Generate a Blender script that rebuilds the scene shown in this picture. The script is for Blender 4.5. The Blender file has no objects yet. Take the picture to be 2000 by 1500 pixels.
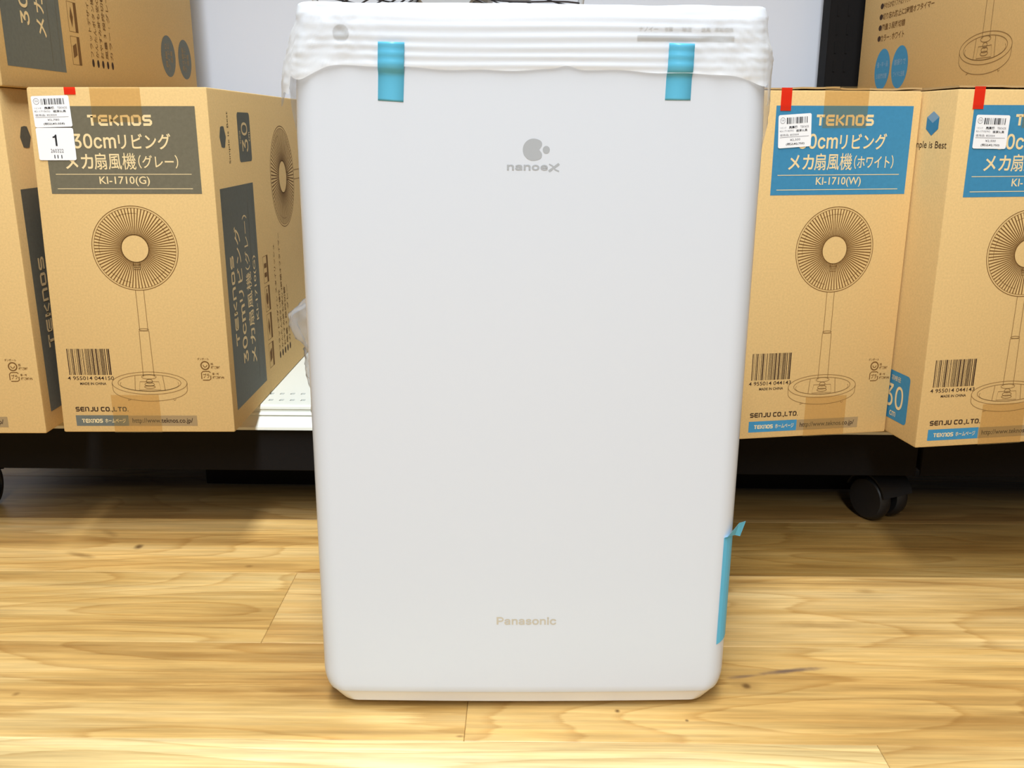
import bpy, bmesh, math, random
from mathutils import Vector, Matrix, noise

sc = bpy.context.scene
COL = sc.collection
R = math.radians

# ---------------------------------------------------------------- camera
cam_d = bpy.data.cameras.new('camera')
cam_d.sensor_width = 36.0
cam_d.lens = 1810 / 2000 * 36.0
cam_d.clip_start = 0.02
cam = bpy.data.objects.new('camera', cam_d)
cam.location = (0, 0, 0.506)
cam.rotation_euler = (R(90 - 15.44), 0, 0)
COL.objects.link(cam)
sc.camera = cam

# ---------------------------------------------------------------- world, lamps, exposure
w = bpy.data.worlds.new('shop_ambient')
sc.world = w
w.use_nodes = True
w.node_tree.nodes['Background'].inputs['Color'].default_value = (0.88, 0.95, 1.0, 1)
w.node_tree.nodes['Background'].inputs['Strength'].default_value = 0.10

def ceiling_lamp(x, y, sx, sy, power):
    l = bpy.data.lights.new('ceiling_lamp', 'AREA')
    l.shape = 'RECTANGLE'
    l.size = sx
    l.size_y = sy
    l.energy = power
    l.color = (0.90, 0.96, 1.0)
    o = bpy.data.objects.new('ceiling_lamp', l)
    o.location = (x, y, 2.75)
    COL.objects.link(o)
for x, y, ln, p in ((-0.12, -1.55, 4.8, 212), (-3.0, -1.7, 5.2, 5), (2.6, -1.7, 5.2, 7), (-1.2, 3.4, 1.4, 12)):
    ceiling_lamp(x, y, 0.40, ln, p)

sc.view_settings.view_transform = 'Standard'
sc.view_settings.look = 'None'
sc.view_settings.gamma = 1
sc.view_settings.use_curve_mapping = False
sc.view_settings.exposure = 0.25

# ---------------------------------------------------------------- materials
MATS = {}
def srgb(r, g, b):
    f = lambda c: (c / 255 / 12.92) if c / 255 <= .04045 else ((c / 255 + .055) / 1.055) ** 2.4
    return (f(r), f(g), f(b), 1)

def mat(name, color, rough=.5, metal=0.0, spec=.5, coat=0.0, bump=None, mott=None):
    if name in MATS:
        return MATS[name]
    m = bpy.data.materials.new(name)
    m.use_nodes = True
    nt = m.node_tree
    b = nt.nodes['Principled BSDF']
    b.inputs['Base Color'].default_value = color
    b.inputs['Roughness'].default_value = rough
    b.inputs['Metallic'].default_value = metal
    b.inputs['Specular IOR Level'].default_value = spec
    b.inputs['Coat Weight'].default_value = coat
    b.inputs['Coat Roughness'].default_value = .15
    tc = nt.nodes.new('ShaderNodeTexCoord')
    if mott:                                        # fine fibre mottling of the pigment
        sc_, amt = mott
        n = nt.nodes.new('ShaderNodeTexNoise')
        n.inputs['Scale'].default_value = sc_
        n.inputs['Detail'].default_value = 5
        n.inputs['Roughness'].default_value = .65
        nt.links.new(tc.outputs['Object'], n.inputs['Vector'])
        mr = nt.nodes.new('ShaderNodeMapRange')
        mr.inputs['From Min'].default_value = .25
        mr.inputs['From Max'].default_value = .75
        mr.inputs['To Min'].default_value = 1 - amt
        mr.inputs['To Max'].default_value = 1 + amt
        nt.links.new(n.outputs['Fac'], mr.inputs['Value'])
        mx = nt.nodes.new('ShaderNodeVectorMath')
        mx.operation = 'SCALE'
        mx.inputs[0].default_value = color[:3]
        nt.links.new(mr.outputs['Result'], mx.inputs['Scale'])
        nt.links.new(mx.outputs['Vector'], b.inputs['Base Color'])
    if bump:
        sc_, st, dist = bump
        n = nt.nodes.new('ShaderNodeTexNoise')
        n.inputs['Scale'].default_value = sc_
        n.inputs['Detail'].default_value = 4
        nt.links.new(tc.outputs['Object'], n.inputs['Vector'])
        bp = nt.nodes.new('ShaderNodeBump')
        bp.inputs['Strength'].default_value = st
        bp.inputs['Distance'].default_value = dist
        nt.links.new(n.outputs['Fac'], bp.inputs['Height'])
        nt.links.new(bp.outputs['Normal'], b.inputs['Normal'])
    MATS[name] = m
    return m

def film(name, tint, base, opacity, rough=.3, translucent=0.0, gloss=.0):
    """thin film: tinted transparency mixed with a diffuse / glossy skin"""
    if name in MATS:
        return MATS[name]
    m = bpy.data.materials.new(name)
    m.use_nodes = True
    nt = m.node_tree
    nt.nodes.remove(nt.nodes['Principled BSDF'])
    out = nt.nodes['Material Output']
    tr = nt.nodes.new('ShaderNodeBsdfTransparent')
    tr.inputs['Color'].default_value = tint
    df = nt.nodes.new('ShaderNodeBsdfDiffuse')
    df.inputs['Color'].default_value = base
    skin = df.outputs[0]
    if translucent:
        tl = nt.nodes.new('ShaderNodeBsdfTranslucent')
        tl.inputs['Color'].default_value = base
        ms = nt.nodes.new('ShaderNodeMixShader')
        ms.inputs[0].default_value = translucent
        nt.links.new(df.outputs[0], ms.inputs[1])
        nt.links.new(tl.outputs[0], ms.inputs[2])
        skin = ms.outputs[0]
    mx = nt.nodes.new('ShaderNodeMixShader')
    mx.inputs[0].default_value = opacity
    nt.links.new(tr.outputs[0], mx.inputs[1])
    nt.links.new(skin, mx.inputs[2])
    last = mx.outputs[0]
    if gloss:
        gl = nt.nodes.new('ShaderNodeBsdfGlossy')
        gl.inputs['Roughness'].default_value = rough
        lw = nt.nodes.new('ShaderNodeLayerWeight')
        pw = nt.nodes.new('ShaderNodeMath'); pw.operation = 'POWER'; pw.inputs[1].default_value = 4
        nt.links.new(lw.outputs['Facing'], pw.inputs[0])
        fr = nt.nodes.new('ShaderNodeMath'); fr.operation = 'MULTIPLY_ADD'
        fr.inputs[1].default_value = gloss; fr.inputs[2].default_value = gloss * .10
        nt.links.new(pw.outputs[0], fr.inputs[0])
        m2 = nt.nodes.new('ShaderNodeMixShader')
        nt.links.new(fr.outputs[0], m2.inputs[0])
        nt.links.new(last, m2.inputs[1])
        nt.links.new(gl.outputs[0], m2.inputs[2])
        last = m2.outputs[0]
    nt.links.new(last, out.inputs['Surface'])
    MATS[name] = m
    return m

M_KRAFT = mat('kraft_cardboard', (0.66, 0.445, 0.19, 1), .85, spec=.25, bump=(420, .10, .0005), mott=(420, .10))
M_KRAFT_EDGE = mat('kraft_cut_edge', (0.50, 0.33, 0.15, 1), .9, spec=.2, bump=(900, .4, .001))
M_GREY_INK = mat('grey_ink', (0.150, 0.132, 0.088, 1), .75, spec=.25, mott=(220, .10))
M_GREYB_INK = mat('slate_ink', (0.135, 0.140, 0.118, 1), .75, spec=.25, mott=(220, .10))
M_BLUE_INK = mat('blue_ink', (0.045, 0.225, 0.40, 1), .7, spec=.25, mott=(220, .08))
M_BLUE_LIGHT = mat('light_blue_ink', (0.22, 0.36, 0.50, 1), .7, spec=.25)
M_KRAFT_TXT = mat('bare_board_letter', (0.80, 0.62, 0.34, 1), .85, spec=.2)
M_BROWN_INK = mat('brown_line_ink', (0.17, 0.082, 0.022, 1), .85, spec=.2)
M_DARK_INK = mat('dark_brown_ink', (0.045, 0.022, 0.012, 1), .85, spec=.2)
M_PALE_INK = mat('pale_brown_ink', (0.27, 0.155, 0.055, 1), .85, spec=.2)
M_URL = mat('taupe_ink', (0.33, 0.225, 0.110, 1), .85, spec=.2)
M_TAPE = film('packing_tape', (0.95, 0.875, 0.74, 1), (0.62, 0.42, 0.17, 1), .12, .25, gloss=.35)
M_RED = film('red_tape', (0.95, 0.10, 0.03, 1), (0.85, 0.035, 0.012, 1), .70, .25, gloss=.4)
M_STICKER = mat('sticker_paper', (0.86, 0.86, 0.88, 1), .55)
M_BLACK_INK = mat('black_ink', (0.012, 0.011, 0.016, 1), .7)
M_GREY_TXT = mat('thermal_grey_ink', (0.16, 0.15, 0.17, 1), .7)
M_WHITE = mat('white_gloss_plastic', (0.61, 0.645, 0.715, 1), .30, spec=.4, coat=.12)
M_BASE = mat('ivory_base_plastic', (0.74, 0.73, 0.72, 1), .42)
M_LOGO_GREY = mat('silver_grey_print', (0.37, 0.39, 0.42, 1), .45)
M_LOGO_BEIGE = mat('champagne_print', (0.52, 0.475, 0.40, 1), .4)
M_PANEL_GREY = mat('grey_display_plastic', (0.06, 0.063, 0.075, 1), .4)
M_RUBBER = mat('black_rubber', (0.012, 0.012, 0.013, 1), .45)
M_BTAPE = film('blue_protection_tape', (0.35, 0.75, 0.95, 1), (0.15, 0.58, 0.82, 1), .86, .3, translucent=.15, gloss=.3)
M_SHELF = mat('white_enamel_steel', (0.72, 0.74, 0.68, 1), .35)
M_BLACK = mat('black_powder_coat', (0.007, 0.006, 0.006, 1), .75, spec=.15, bump=(700, .15, .0005))
M_BACK = mat('pale_grey_panel', (0.64, 0.665, 0.74, 1), .45)
M_STEEL = mat('bright_steel', (0.6, 0.6, 0.6, 1), .25, metal=1)
M_FANGREY = mat('fan_grey_plastic', (0.45, 0.45, 0.46, 1), .4)
M_WIRE = mat('dark_guard_wire', (0.03, 0.025, 0.028, 1), .35)
M_GROUT = mat('joint_grout', (0.22, 0.13, 0.05, 1), .8)  # even brown grout colour showing between the boards
M_SHEET = film('white_foam_sheet', (1, 1, 1, 1), (0.88, 0.91, 0.955, 1), .53, .35, translucent=.10, gloss=.12)
M_CLEAR = film('clear_bag_film', (0.93, 0.94, 0.96, 1), (0.75, 0.77, 0.82, 1), .28, .12, translucent=.5, gloss=.45)

def wood():
    m = bpy.data.materials.new('oak_floor')
    m.use_nodes = True
    nt = m.node_tree
    N = nt.nodes.new
    L = nt.links.new
    b = nt.nodes['Principled BSDF']
    b.inputs['Roughness'].default_value = .36
    b.inputs['Specular IOR Level'].default_value = .35
    tc = N('ShaderNodeTexCoord')
    oi = N('ShaderNodeObjectInfo')
    off = N('ShaderNodeVectorMath'); off.operation = 'MULTIPLY_ADD'
    cmb = N('ShaderNodeCombineXYZ')
    for i in range(3): L(oi.outputs['Random'], cmb.inputs[i])
    off.inputs[1].default_value = (37, 19, 11)
    L(cmb.outputs[0], off.inputs[0]); L(tc.outputs['Object'], off.inputs[2])
    def noise_(scale, sx, sy, detail=4, rough=.55, dist=0.0):
        mp = N('ShaderNodeMapping'); mp.inputs['Scale'].default_value = (sx, sy, 1)
        L(off.outputs[0], mp.inputs['Vector'])
        n = N('ShaderNodeTexNoise'); n.inputs['Scale'].default_value = scale
        n.inputs['Detail'].default_value = detail; n.inputs['Roughness'].default_value = rough
        n.inputs['Distortion'].default_value = dist
        L(mp.outputs[0], n.inputs['Vector'])
        return n
    broad = noise_(5.0, .40, 5.0, 5, .6)
    fine = noise_(22, .35, 5.5, 5, .6)
    # cathedral grain: rings of a warped field
    streak = noise_(30, .10, 9.0, 4, .65)
    field = noise_(2.6, .55, 3.2, 1, .4, .25)
    mul = N('ShaderNodeMath'); mul.operation = 'MULTIPLY'; mul.inputs[1].default_value = 15
    L(field.outputs['Fac'], mul.inputs[0])
    warp = N('ShaderNodeMath'); warp.operation = 'MULTIPLY_ADD'; warp.inputs[1].default_value = .42
    L(fine.outputs['Fac'], warp.inputs[0]); L(mul.outputs[0], warp.inputs[2])
    fr = N('ShaderNodeMath'); fr.operation = 'FRACT'; L(warp.outputs[0], fr.inputs[0])
    ring = N('ShaderNodeValToRGB')
    ring.color_ramp.elements[0].position = 0; ring.color_ramp.elements[0].color = (0, 0, 0, 1)
    ring.color_ramp.elements[1].position = .78; ring.color_ramp.elements[1].color = (.35, .35, .35, 1)
    e = ring.color_ramp.elements.new(.93); e.color = (1, 1, 1, 1)
    e = ring.color_ramp.elements.new(1.0); e.color = (0, 0, 0, 1)
    L(fr.outputs[0], ring.inputs[0])
    ramp = N('ShaderNodeValToRGB')
    ramp.color_ramp.elements[0].position = .30; ramp.color_ramp.elements[0].color = (0.385, 0.21, 0.060, 1)
    ramp.color_ramp.elements[1].position = .72; ramp.color_ramp.elements[1].color = (0.72, 0.515, 0.23, 1)
    e = ramp.color_ramp.elements.new(.5); e.color = (0.58, 0.365, 0.125, 1)
    L(broad.outputs['Fac'], ramp.inputs[0])
    g = N('ShaderNodeMix'); g.data_type = 'RGBA'; g.blend_type = 'MULTIPLY'
    rf = N('ShaderNodeMath'); rf.operation = 'MULTIPLY'; rf.inputs[1].default_value = .50
    L(ring.outputs[0], rf.inputs[0]); L(rf.outputs[0], g.inputs['Factor'])
    L(ramp.outputs[0], g.inputs[6]); g.inputs[7].default_value = (.62, .48, .30, 1)
    f2 = N('ShaderNodeMapRange'); f2.inputs['From Min'].default_value = .3; f2.inputs['From Max'].default_value = .7
    f2.inputs['To Min'].default_value = .80; f2.inputs['To Max'].default_value = 1.16
    L(fine.outputs['Fac'], f2.inputs['Value'])
    s = N('ShaderNodeVectorMath'); s.operation = 'SCALE'
    L(g.outputs[2], s.inputs[0]); L(f2.outputs['Result'], s.inputs['Scale'])
    f3 = N('ShaderNodeMapRange'); f3.inputs['From Min'].default_value = .3; f3.inputs['From Max'].default_value = .7
    f3.inputs['To Min'].default_value = .84; f3.inputs['To Max'].default_value = 1.14
    L(streak.outputs['Fac'], f3.inputs['Value'])
    s3 = N('ShaderNodeVectorMath'); s3.operation = 'SCALE'
    L(s.outputs[0], s3.inputs[0]); L(f3.outputs['Result'], s3.inputs['Scale'])
    s = s3
    t = N('ShaderNodeVectorMath'); t.operation = 'MULTIPLY'
    L(s.outputs[0], t.inputs[0]); L(oi.outputs['Color'], t.inputs[1])
    col = t.outputs[0]
    # knots and scuffs that belong to single boards (place on the floor, half sizes, strength)
    geo = N('ShaderNodeNewGeometry')
    wn = N('ShaderNodeTexNoise'); wn.inputs['Scale'].default_value = 45; wn.inputs['Detail'].default_value = 3
    L(geo.outputs['Position'], wn.inputs['Vector'])
    for kx, ky, ax, ay, rot, st, c in KNOTS:
        mp = N('ShaderNodeVectorMath'); mp.operation = 'SUBTRACT'; mp.inputs[1].default_value = (kx, ky, 0)
        L(geo.outputs['Position'], mp.inputs[0])
        vr = N('ShaderNodeVectorRotate'); vr.rotation_type = 'Z_AXIS'; vr.inputs['Angle'].default_value = R(rot)
        L(mp.outputs[0], vr.inputs['Vector'])
        dv = N('ShaderNodeVectorMath'); dv.operation = 'MULTIPLY'; dv.inputs[1].default_value = (1 / ax, 1 / ay, 0)
        L(vr.outputs[0], dv.inputs[0])
        ln = N('ShaderNodeVectorMath'); ln.operation = 'LENGTH'; L(dv.outputs[0], ln.inputs[0])
        wa = N('ShaderNodeMath'); wa.operation = 'MULTIPLY_ADD'; wa.inputs[1].default_value = 1.3
        L(wn.outputs['Fac'], wa.inputs[0]); L(ln.outputs['Value'], wa.inputs[2])
        mr = N('ShaderNodeMapRange'); mr.interpolation_type = 'SMOOTHSTEP'
        mr.inputs['From Min'].default_value = .75; mr.inputs['From Max'].default_value = 2.0
        mr.inputs['To Min'].default_value = st; mr.inputs['To Max'].default_value = 0
        L(wa.outputs[0], mr.inputs['Value'])
        mx = N('ShaderNodeMix'); mx.data_type = 'RGBA'
        L(mr.outputs['Result'], mx.inputs['Factor']); L(col, mx.inputs[6]); mx.inputs[7].default_value = c
        col = mx.outputs[2]
    L(col, b.inputs['Base Color'])
    bp = N('ShaderNodeBump'); bp.inputs['Strength'].default_value = .12; bp.inputs['Distance'].default_value = .001
    L(fine.outputs['Fac'], bp.inputs['Height']); L(bp.outputs[0], b.inputs['Normal'])
    return m
_dk = (0.10, 0.045, 0.015, 1); _md = (0.22, 0.11, 0.03, 1); _gr = (0.16, 0.10, 0.07, 1)
KNOTS = [
    (0.2205, 0.7645, .0042, .0045, 0, .9, _dk), (0.2205, 0.7645, .015, .010, 0, .30, _md),
    (0.268, 0.790, .034, .0040, -9, .95, _gr), (0.225, 0.781, .020, .0030, -10, .7, _gr),
    (-0.468, 1.065, .006, .008, 0, .85, _dk), (-0.53, 1.042, .022, .006, 20, .6, _md),
    (0.240, 0.952, .012, .008, 0, .6, _md), (0.2235, 0.9746, .006, .006, 0, .8, _dk),
    (-0.315, 1.012, .006, .004, 0, .6, _md), (0.095, 0.726, .0028, .003, 0, .9, _dk),
    (0.155, 0.712, .0018, .002, 0, .8, _dk), (-0.46, 0.752, .004, .004, 0, .7, _md),
    (0.40, 0.95, .014, .006, 10, .4, _md), (-0.045, 0.690, .004, .002, 0, .7, _md),
    (0.33, 0.876, .05, .008, 2, .35, _md), (-0.52, 1.105, .02, .007, 40, .45, _md),
]
M_WOOD = wood()

# ---------------------------------------------------------------- object helpers
def link(name, mesh, m, parent=None, smooth=False):
    o = bpy.data.objects.new(name, mesh)
    if m is not None and not mesh.materials:
        mesh.materials.append(m)
    if smooth:
        for p in mesh.polygons: p.use_smooth = True
    if parent: o.parent = parent
    COL.objects.link(o)
    return o

def obj(name, bm, m, parent=None, smooth=False, sharp=None):
    me = bpy.data.meshes.new(name)
    bmesh.ops.recalc_face_normals(bm, faces=bm.faces[:])
    bm.to_mesh(me); bm.free()
    o = link(name, me, m, parent, smooth)
    if smooth and sharp:
        me.set_sharp_from_angle(angle=R(sharp))
    return o

def pyobj(name, verts, faces, m, parent=None, smooth=False):
    me = bpy.data.meshes.new(name)
    me.from_pydata(verts, [], faces)
    me.update()
    return link(name, me, m, parent, smooth)

def thing(name, label, cat, loc=(0, 0, 0), rz=0, group=None):
    o = bpy.data.objects.new(name, None)
    o.empty_display_size = .05
    o.location = loc
    o.rotation_euler = (0, 0, R(rz))
    COL.objects.link(o)
    return tag(o, label, cat, group)

def tag(o, label, cat, group=None):
    o['label'] = label; o['category'] = cat
    if group: o['group'] = group
    return o

def bx(bm, x0, x1, y0, y1, z0, z1, bev=0, seg=2):
    r = bmesh.ops.create_cube(bm, size=1)
    for v in r['verts']:
        v.co = Vector(((x0 + x1) / 2 + v.co.x * (x1 - x0), (y0 + y1) / 2 + v.co.y * (y1 - y0), (z0 + z1) / 2 + v.co.z * (z1 - z0)))
    if bev:
        es = {e for v in r['verts'] for e in v.link_edges}
        bmesh.ops.bevel(bm, geom=list(es), offset=bev, segments=seg, affect='EDGES', profile=.5)
    return bm

def tube(bm, pts, rad, n=8, closed=False):
    pts = [Vector(p) for p in pts]
    rings = []
    for i, p in enumerate(pts):
        a = pts[i - 1] if (i or closed) else p
        c = pts[(i + 1) % len(pts)] if (i < len(pts) - 1 or closed) else p
        t = (c - a).normalized()
        up = Vector((0, 1, 0)) if abs(t.y) < .9 else Vector((1, 0, 0))
        x = t.cross(up).normalized(); y = t.cross(x)
        rr = rad[i] if isinstance(rad, (list, tuple)) else rad
        rings.append([bm.verts.new(p + x * math.cos(6.28318 * k / n) * rr + y * math.sin(6.28318 * k / n) * rr) for k in range(n)])
    m = len(rings)
    for i in range(m if closed else m - 1):
        for k in range(n):
            bm.faces.new((rings[i][k], rings[i][(k + 1) % n], rings[(i + 1) % m][(k + 1) % n], rings[(i + 1) % m][k]))
    if not closed:
        bm.faces.new(rings[0][::-1]); bm.faces.new(rings[-1])

def lathe(bm, prof, n=40, axis='Z', c=(0, 0, 0)):
    """prof: list of (radius, height)"""
    c = Vector(c); rings = []
    for r, h in prof:
        ring = []
        for k in range(n):
            a = 2 * math.pi * k / n
            x, y = r * math.cos(a), r * math.sin(a)
            p = {'Z': (x, y, h), 'Y': (x, h, y), 'X': (h, x, y)}[axis]
            ring.append(bm.verts.new(c + Vector(p)))
        rings.append(ring)
    for i in range(len(rings) - 1):
        for k in range(n):
            bm.faces.new((rings[i][k], rings[i][(k + 1) % n], rings[i + 1][(k + 1) % n], rings[i + 1][k]))
    bm.faces.new(rings[0][::-1]); bm.faces.new(rings[-1])

# ---------------------------------------------------------------- flat print (mm on a face)
TXT = {}
try:                                                # the sans face that ships with Blender, else its built-in one
    SANS = bpy.data.fonts.load(bpy.utils.system_resource('DATAFILES', path='fonts') + '/Inter.woff2')
except Exception:
    SANS = None
def text_mesh(s, bold, sans=False):
    key = (s, bold, sans)
    if key not in TXT:
        cu = bpy.data.curves.new('t', 'FONT')
        cu.body = s
        cu.size = 1
        if SANS and sans: cu.font = SANS
        cu.offset = 0 if sans else bold
        cu.resolution_u = 3
        o = bpy.data.objects.new('t', cu)
        COL.objects.link(o)
        dg = bpy.context.evaluated_depsgraph_get()
        me = bpy.data.meshes.new_from_object(o.evaluated_get(dg))
        vs = [(v.co.x, v.co.y) for v in me.vertices]
        fs = [tuple(p.vertices) for p in me.polygons]
        bpy.data.objects.remove(o); bpy.data.curves.remove(cu); bpy.data.meshes.remove(me)
        if sans and bold:                            # heavier strokes: the outline laid down several times, slightly shifted
            n = len(vs); v0, f0 = vs, fs; vs = []; fs = []
            for q in range(8):
                dx, dy = bold * math.cos(q * .7854), bold * math.sin(q * .7854)
                vs += [(a + dx, b + dy, q * .01) for a, b in v0]; fs += [tuple(i + n * q for i in f) for f in f0]
        TXT[key] = (vs, fs)
    return TXT[key]

class P2:
    """collects flat polygons in mm"""
    def __init__(s): s.v = []; s.f = []
    def poly(s, pts):
        i = len(s.v); s.v += [tuple(p) for p in pts]; s.f.append(tuple(range(i, i + len(pts)))); return s
    def rect(s, u0, v0, u1, v1): return s.poly([(u0, v0), (u1, v0), (u1, v1), (u0, v1)])
    def rrect(s, u0, v0, u1, v1, r, n=5):
        pts = []
        for cx, cy, a0 in ((u1 - r, v1 - r, 0), (u0 + r, v1 - r, 90), (u0 + r, v0 + r, 180), (u1 - r, v0 + r, 270)):
            for k in range(n + 1):
                a = R(a0 + 90 * k / n); pts.append((cx + r * math.cos(a), cy + r * math.sin(a)))
        return s.poly(pts)
    def ell(s, cx, cy, rx, ry, n=40): return s.poly([(cx + rx * math.cos(6.28318 * k / n), cy + ry * math.sin(6.28318 * k / n)) for k in range(n)])
    def line(s, pts, w, closed=False):
        n = len(pts); L = []; Rr = []
        for i, p in enumerate(pts):
            a = pts[i - 1] if (i or closed) else p
            c = pts[(i + 1) % n] if (i < n - 1 or closed) else p
            dx, dy = c[0] - a[0], c[1] - a[1]; d = math.hypot(dx, dy) or 1
            nx, ny = -dy / d * w / 2, dx / d * w / 2
            L.append((p[0] + nx, p[1] + ny)); Rr.append((p[0] - nx, p[1] - ny))
        for i in range(n if closed else n - 1):
            j = (i + 1) % n
            s.poly([L[i], Rr[i], Rr[j], L[j]])
        return s
    def oval(s, cx, cy, rx, ry, w, n=48, a0=0, a1=360):
        cl = abs(a1 - a0) >= 360
        k = n if cl else n + 1
        return s.line([(cx + rx * math.cos(R(a0 + (a1 - a0) * i / n)), cy + ry * math.sin(R(a0 + (a1 - a0) * i / n))) for i in range(k)], w, cl)
    def text(s, t, u0, v0, u1, v1, bold=0.0, sans=False):
        vs, fs = text_mesh(t, bold, sans)
        if not vs: return s
        x0 = min(p[0] for p in vs); x1 = max(p[0] for p in vs); y0 = min(p[1] for p in vs); y1 = max(p[1] for p in vs)
        kx = (u1 - u0) / (x1 - x0); ky = (v1 - v0) / (y1 - y0); i = len(s.v)
        s.v += [(u0 + (p[0] - x0) * kx, v0 + (p[1] - y0) * ky, *p[2:]) for p in vs]
        s.f += [tuple(i + a for a in f) for f in fs]
        return s
    def bars(s, u0, v0, u1, v1, seed, n=30):
        rnd = random.Random(seed); ws = [rnd.choice((1, 1, 2, 3)) for _ in range(2 * n)]; k = (u1 - u0) / sum(ws); x = u0
        for i, a in enumerate(ws):
            if i % 2 == 0: s.rect(x, v0, x + a * k, v1)
            x += a * k
        return s
    GL = {  # squared block capitals, drawn in a 10 x 10 cell
        'T': ([[(0, 9), (10, 9)], [(5, 9), (5, 0)]], 10), 'E': ([[(10, 9), (2, 9), (1, 8), (1, 2), (2, 1), (10, 1)], [(1, 5), (9.6, 5)]], 10),
        'K': ([[(1, 10), (1, 0)], [(9.5, 9.6), (3.2, 5), (9.8, .4)], [(1, 5), (4, 5)]], 10), 'n': ([[(1, 0), (1, 9), (8, 9), (9, 8), (9, 0)]], 10),
        'O': ([[(2, 9), (1, 8), (1, 2), (2, 1), (8, 1), (9, 2), (9, 8), (8, 9), (2, 9)]], 10),
        'S': ([[(9.6, 9), (2, 9), (1, 8), (1, 6), (2, 5), (8, 5), (9, 4), (9, 2), (8, 1), (.4, 1)]], 10),
        'J': ([[(8, 10), (8, 2), (7, 1), (1, 1)]], 9), 'U': ([[(1, 10), (1, 2), (2, 1), (8, 1), (9, 2), (9, 10)]], 10),
        'C': ([[(9.5, 9), (2, 9), (1, 8), (1, 2), (2, 1), (9.5, 1)]], 10), 'L': ([[(1, 10), (1, 1), (8.5, 1)]], 9),
        'D': ([[(1, 9), (7.5, 9), (9, 7.5), (9, 2.5), (7.5, 1), (1, 1), (1, 9)]], 10), '.': ([[(.2, .8), (1.8, .8)]], 2), ',': ([[(1.6, 1.6), (.4, -1.6)]], 2), ' ': ([], 3)}
    def block(s, t, u0, v0, u1, v1, wt=2.2):
        tot = sum(P2.GL[c][1] + 2.2 for c in t) - 2.2; k = (u1 - u0) / tot; ky = (v1 - v0) / 10; x = 0
        for c in t:
            for st in P2.GL[c][0]:
                s.line([(u0 + (x + a) * k, v0 + b * ky) for a, b in st], wt * ky)
            x += P2.GL[c][1] + 2.2
        return s
    def put(s, name, fr, m, parent, lift):
        return pyobj(name, [fr(p[0], p[1], lift + (p[2] if len(p) > 2 else 0)) for p in s.v], s.f, m, parent)

# ---------------------------------------------------------------- setting: floor of boards
floor_bm = bmesh.new()
bx(floor_bm, -4.2, 4.2, -3.2, 4.6, -.06, -.004)
floor = obj('floor', floor_bm, M_GROUT)
floor['kind'] = 'structure'
PW, PL = .154, 1.22
pb = bmesh.new()
bx(pb, .00012, PL - .00012, .00012, PW - .00012, -.003, 0, .0005, 1)
pme = bpy.data.meshes.new('plank')
bmesh.ops.recalc_face_normals(pb, faces=pb.faces[:]); pb.to_mesh(pme); pb.free()
pme.materials.append(M_WOOD)
rnd = random.Random(11)
fixed = {-1: .30, 0: -.052, 1: -.2693, 2: .06, 3: .02}
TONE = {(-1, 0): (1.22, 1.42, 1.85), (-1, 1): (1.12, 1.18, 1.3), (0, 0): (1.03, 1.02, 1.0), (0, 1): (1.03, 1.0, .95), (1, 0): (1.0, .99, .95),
        (1, 1): (1.0, .99, 1.0), (2, 0): (1.16, 1.13, 1.08), (2, 1): (.46, .42, .33), (3, 0): (.56, .52, .50), (3, 1): (.52, .47, .42)}  # dark boards under shelf and right cartons carry some shade in their tone
rows = list(range(-20, 24))
fyaw = Matrix.Rotation(R(-.9), 4, 'Z')
for r_ in rows:
    j = fixed.get(r_, rnd.uniform(-.6, .6))
    for k in range(-3, 3):
        x0 = j + k * PL
        if x0 > 3.2 or x0 + PL < -3.2: continue
        o = bpy.data.objects.new('plank', pme)
        o.parent = floor
        o.location = fyaw @ Vector((x0, .683 + r_ * PW, 0))
        o.rotation_euler = (0, 0, R(-.9))
        side = 0 if k < 0 else 1
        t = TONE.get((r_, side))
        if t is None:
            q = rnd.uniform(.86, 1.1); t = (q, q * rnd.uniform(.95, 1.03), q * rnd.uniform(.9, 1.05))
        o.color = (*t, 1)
        COL.objects.link(o)

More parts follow.
